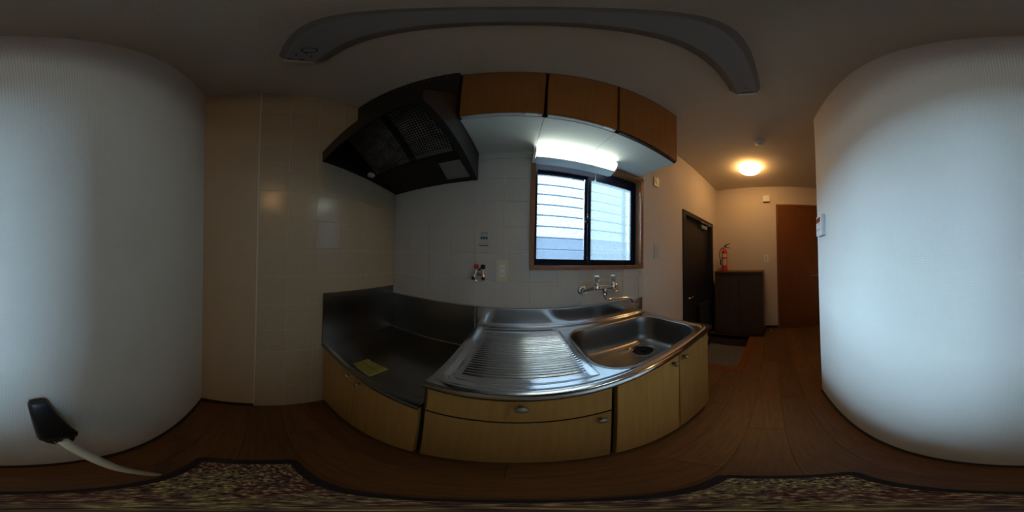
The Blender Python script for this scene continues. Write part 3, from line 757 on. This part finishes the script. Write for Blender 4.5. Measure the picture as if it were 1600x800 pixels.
# ------------------------------------------------------------------ shoe cabinet
sx, sy0, sy1, sz = 2.246, .140, .822, .992
t = thing('shoe_cabinet', 'dark walnut shoe cabinet against the end wall beside the entrance', 'cabinet', (2.41, .48, 0))
g = box(sx+.02, XR-.002, sy0, sy0+.018, .0, sz-.022); box(sx+.02, XR-.002, sy1-.018, sy1, 0, sz-.022, bm=g)
box(sx+.02, XR-.002, sy0+.018, sy1-.018, .05, .07, bm=g); box(XR-.012, XR-.002, sy0+.018, sy1-.018, .07, sz-.022, bm=g)
obj('carcass', g, m_shoe, t)
obj('plinth', box(sx+.03, sx+.045, sy0+.018, sy1-.018, 0, .05), m_shoe, t)
obj('top_board', box(sx-.012, XR-.001, sy0-.008, sy1+.006, sz-.022, sz, .003), m_shoetop, t)
for (a, c, hy) in ((sy0+.001, .4795, .457), (.4825, sy1-.001, .508)):
    d = obj('door', box(sx, sx+.018, a, c, .055, sz-.026, .0012), m_shoe, t)
    obj('handle', tube([(sx, hy, .860), (sx-.020, hy, .866), (sx-.022, hy, .895), (sx-.020, hy, .924), (sx, hy, .930)], .0035, n=8), m_chrome, d, smooth=True)

# ------------------------------------------------------------------ fire extinguisher
ec = Vector((2.42, .725, sz))
t = thing('fire_extinguisher', 'red fire extinguisher standing on the dark shoe cabinet', 'extinguisher', ec)
obj('cylinder', lathe([(0, 0), (.040, 0), (.044, .004), (.044, .275), (.040, .300), (.026, .322), (.018, .330), (0, .330)], ec, n=32), m_red, t, smooth=True)
obj('base_ring', lathe([(.0445, .001), (.0455, .003), (.0455, .024), (.0445, .026)], ec, n=32), m_red, t, smooth=True)
def wrap(z0, z1, a0, a1, m_, name, par):
    bm = bmesh.new(); A = []; B = []
    for k in range(13):
        a = a0+(a1-a0)*k/12; c_, s_ = math.cos(a)*.0447, math.sin(a)*.0447
        A.append(bm.verts.new(ec+Vector((c_, s_, z0)))); B.append(bm.verts.new(ec+Vector((c_, s_, z1))))
    for k in range(12): bm.faces.new((A[k], A[k+1], B[k+1], B[k]))
    return obj(name, bm, m_, par, smooth='all')
ctr = PI+.29
wrap(.205, .262, ctr-.85, ctr+.75, m_label, 'upper_label', t)
lo = wrap(.085, .185, ctr-.9, ctr+.8, m_label, 'lower_label', t)
wrap(.095, .110, ctr-.7, ctr+.6, mat('label_yellow_band', srgb(196, 168, 60), .5), 'label_band', t)
wrap(.150, .158, ctr-.8, ctr+.7, m_ink, 'label_band', t)
obj('valve_head', lathe([(0, .328), (.018, .328), (.018, .345), (.012, .350), (.012, .372), (0, .374)], ec, n=20), m_chrome, t, smooth=True)
g = prism([(.72-.012, sz+.366), (.72+.018, sz+.362), (.72+.006, sz+.385), (.725-.02, sz+.398), (.725-.088, sz+.424), (.725-.092, sz+.417), (.725-.030, sz+.388)], 'x', ec.x-.008, ec.x+.008, bev=.001)
obj('squeeze_lever', g, m_blackp, t)
g = prism([(.735, sz+.352), (.735, sz+.366), (.70, sz+.370), (.66, sz+.360), (.636, sz+.345), (.638, sz+.339), (.665, sz+.350), (.70, sz+.358)], 'x', ec.x-.008, ec.x+.008, bev=.001)
obj('carry_handle', g, m_blackp, t)
hs = smooth_pts([ec+Vector((0, .012, .350)), ec+Vector((-.005, .045, .345)), ec+Vector((-.008, .070, .30)), ec+Vector((-.010, .074, .23)), ec+Vector((-.012, .062, .165))], 6)
obj('hose', tube(hs, .0065, n=10), m_rubber, t, smooth=True)
obj('nozzle', tube([ec+Vector((-.012, .062, .165)), ec+Vector((-.014, .059, .11)), ec+Vector((-.014, .058, .09))], [.009, .010, .012]), m_blackp, t, smooth=True)
obj('hose_clip', box(ec.x-.018, ec.x, ec.y+.03, ec.y+.07, sz+.155, sz+.168, .002), m_blackp, t)
g = tube([ec+Vector((-.04, .02, .190)), ec+Vector((-.045, -.005, .200)), ec+Vector((-.04, -.025, .188))], .003, n=6); obj('cord_loop', g, m_blackp, t)

# ------------------------------------------------------------------ brown interior door, end wall
g = box(XR-.012, XR+.0, -.078, -.110+.0, 0, 2.062, .002) if False else box(XR-.014, XR, -.112, -.078, 0, 2.062, .002)
box(XR-.014, XR, -.96, -.112, 2.028, 2.062, .002, bm=g); box(XR-.014, XR, -.96, -.926, 0, 2.028, .002, bm=g)
dr = struct('door_2', g, m_jamb if False else m_door)
lf = obj('door_leaf', box(XR-.008, XR-.0005, -.924, -.115, .006, 2.025, .0015), m_door, dr)
for z in (1.78, .14): obj('hinge', tube([(XR-.010, -.113, z-.045), (XR-.010, -.113, z+.045)], .006, n=10), m_bronze, dr, smooth=True)
g = tube([(XR-.006, -.76, .885), (XR-.050, -.76, .885), (XR-.056, -.75, .885), (XR-.054, -.60, .880)], .008, n=10); obj('lever_handle', g, m_bronze, dr, smooth=True)
obj('handle_rose', lathe([(0, 0), (.024, 0), (.024, .006), (0, .008)], (XR-.008, -.76, .885), (-1, 0, 0), 18), m_bronze, dr, smooth=True)
struct('trim_4', box(XR-.03, XR-.0145, -.924, -.115, -.0005, .004, .001), m_edge)
t = thing('door_stop', 'small metal door stop on the floor by the brown door', 'door stop', (2.43, .035, 0))
obj('foot', lathe([(0, 0), (.018, 0), (.018, .003), (.008, .006), (.007, .020), (0, .020)], (2.43, .035, 0), n=16), m_chrome, t, smooth=True)
obj('rubber_tip', lathe([(0, .020), (.011, .020), (.011, .032), (0, .034)], (2.43, .035, 0), n=16), m_label, t, smooth=True)

# ------------------------------------------------------------------ intercom on the back wall corner
t = thing('intercom_panel', 'white control panel with a dark red display on the back wall corner', 'control panel', (.94, YB, 1.29))
pp = obj('housing', box(.880, .990, YB, YB+.024, 1.290, 1.415, .003), m_white, t)
obj('display', box(.905, .985, YB+.0235, YB+.0252, 1.372, 1.402, .0006), m_redled, pp)
for k in range(3): obj('button', box(.915+.022*k, .929+.022*k, YB+.0235, YB+.0258, 1.322, 1.332, .0008), m_greyp, pp)
obj('cover_seam', box(.885, .985, YB+.0237, YB+.0243, 1.358, 1.3595), m_greyp, pp)
obj('call_lamp', box(.978, .985, YB+.0235, YB+.0265, 1.408, 1.412, .0008), m_redled, pp)

# ------------------------------------------------------------------ patterned mat and the pole with the black head
t = thing('floor_mat', 'narrow multicolour patterned mat with dark binding on the floor', 'mat', (-.03, -.01, 0))
mx0, mx1, my0, my1 = -.345, .285, -.122, .106
obj('woven_field', box(mx0+.016, mx1-.012, my0+.012, my1-.012, .0005, .0075, .001), m_rug, t)
def frame_ring(o, i_, z0, z1):
    bm = bmesh.new(); R_ = []
    for pts, z in ((o, z0), (o, z1), (i_, z1), (i_, z0)): R_.append([bm.verts.new((p[0], p[1], z)) for p in pts])
    n = len(o)
    for q in range(4):
        A, B = R_[q], R_[(q+1) % 4]
        for k in range(n): bm.faces.new((A[k], A[(k+1) % n], B[(k+1) % n], B[k]))
    return bm
obj('binding', frame_ring(rrect(mx0, mx1, my0, my1, .022, 6), rrect(mx0+.028, mx1-.022, my0+.020, my1-.020, .010, 6), .0005, .0105), m_rugb, t)
op = rrect(mx0, mx1, my0, my1, .022, 6)
obj('piping', tube([Vector((p[0], p[1], .0055)) for p in op+op[:1]], .0028, n=8, caps=False), mat('grey_piping', srgb(92, 88, 102), .6), t, smooth='all', label='thin grey piping round the edge')
t = thing('pole_with_black_head', 'pale bent tube with a black tapered head leaning against the white back wall', 'pole', (-.185, -.150, 0))
pts = smooth_pts([(-.187, -.139, .012), (-.159, -.150, .15), (-.134, -.166, .28), (-.110, -.192, .44), (-.080, -.240, .585)], 8)
obj('tube', tube(pts, .0125, n=18), m_pole, t, smooth=True)
# head: tapered hollow wedge, wider toward its lower end, its top resting on the wall
def hsec(xa, xb, yc, z, d, lean):
    pts = rrect(min(xa, xb), max(xa, xb), yc-d/2, yc+d/2, d*.28, 3)
    return [(px, py, z+lean*(py-yc)) for px, py in pts]
bm = bmesh.new(); prev = None
for q in ((-.043, -.112, -.256, .590, .044, .5), (-.042, -.113, -.257, .612, .046, .5), (-.038, -.092, -.268, .69, .038, .3), (-.034, -.072, -.2805, .765, .030, .2), (-.037, -.069, -.284, .774, .022, .2)):
    ring = [bm.verts.new(p) for p in hsec(*q)]; n = len(ring)
    if prev:
        for k in range(n): bm.faces.new((prev[k], prev[(k+1) % n], ring[(k+1) % n], ring[k]))
    prev = ring
bm.faces.new(prev)
hd = obj('black_head', bm, m_blackp, t, smooth=True)
md = hd.modifiers.new('thickness', 'SOLIDIFY'); md.thickness = .003; md.offset = -1
for k in range(6):
    a = 2*PI*k/6+.3; c_, s_ = math.cos(a), math.sin(a)
    obj('prong', tube([(-.078+.029*c_, -.256+.014*s_, .605), (-.080+.022*c_, -.250+.013*s_, .575), (-.084+.016*c_, -.243+.012*s_, .548)], [.010, .008, .0012], n=6), m_blackp, hd)
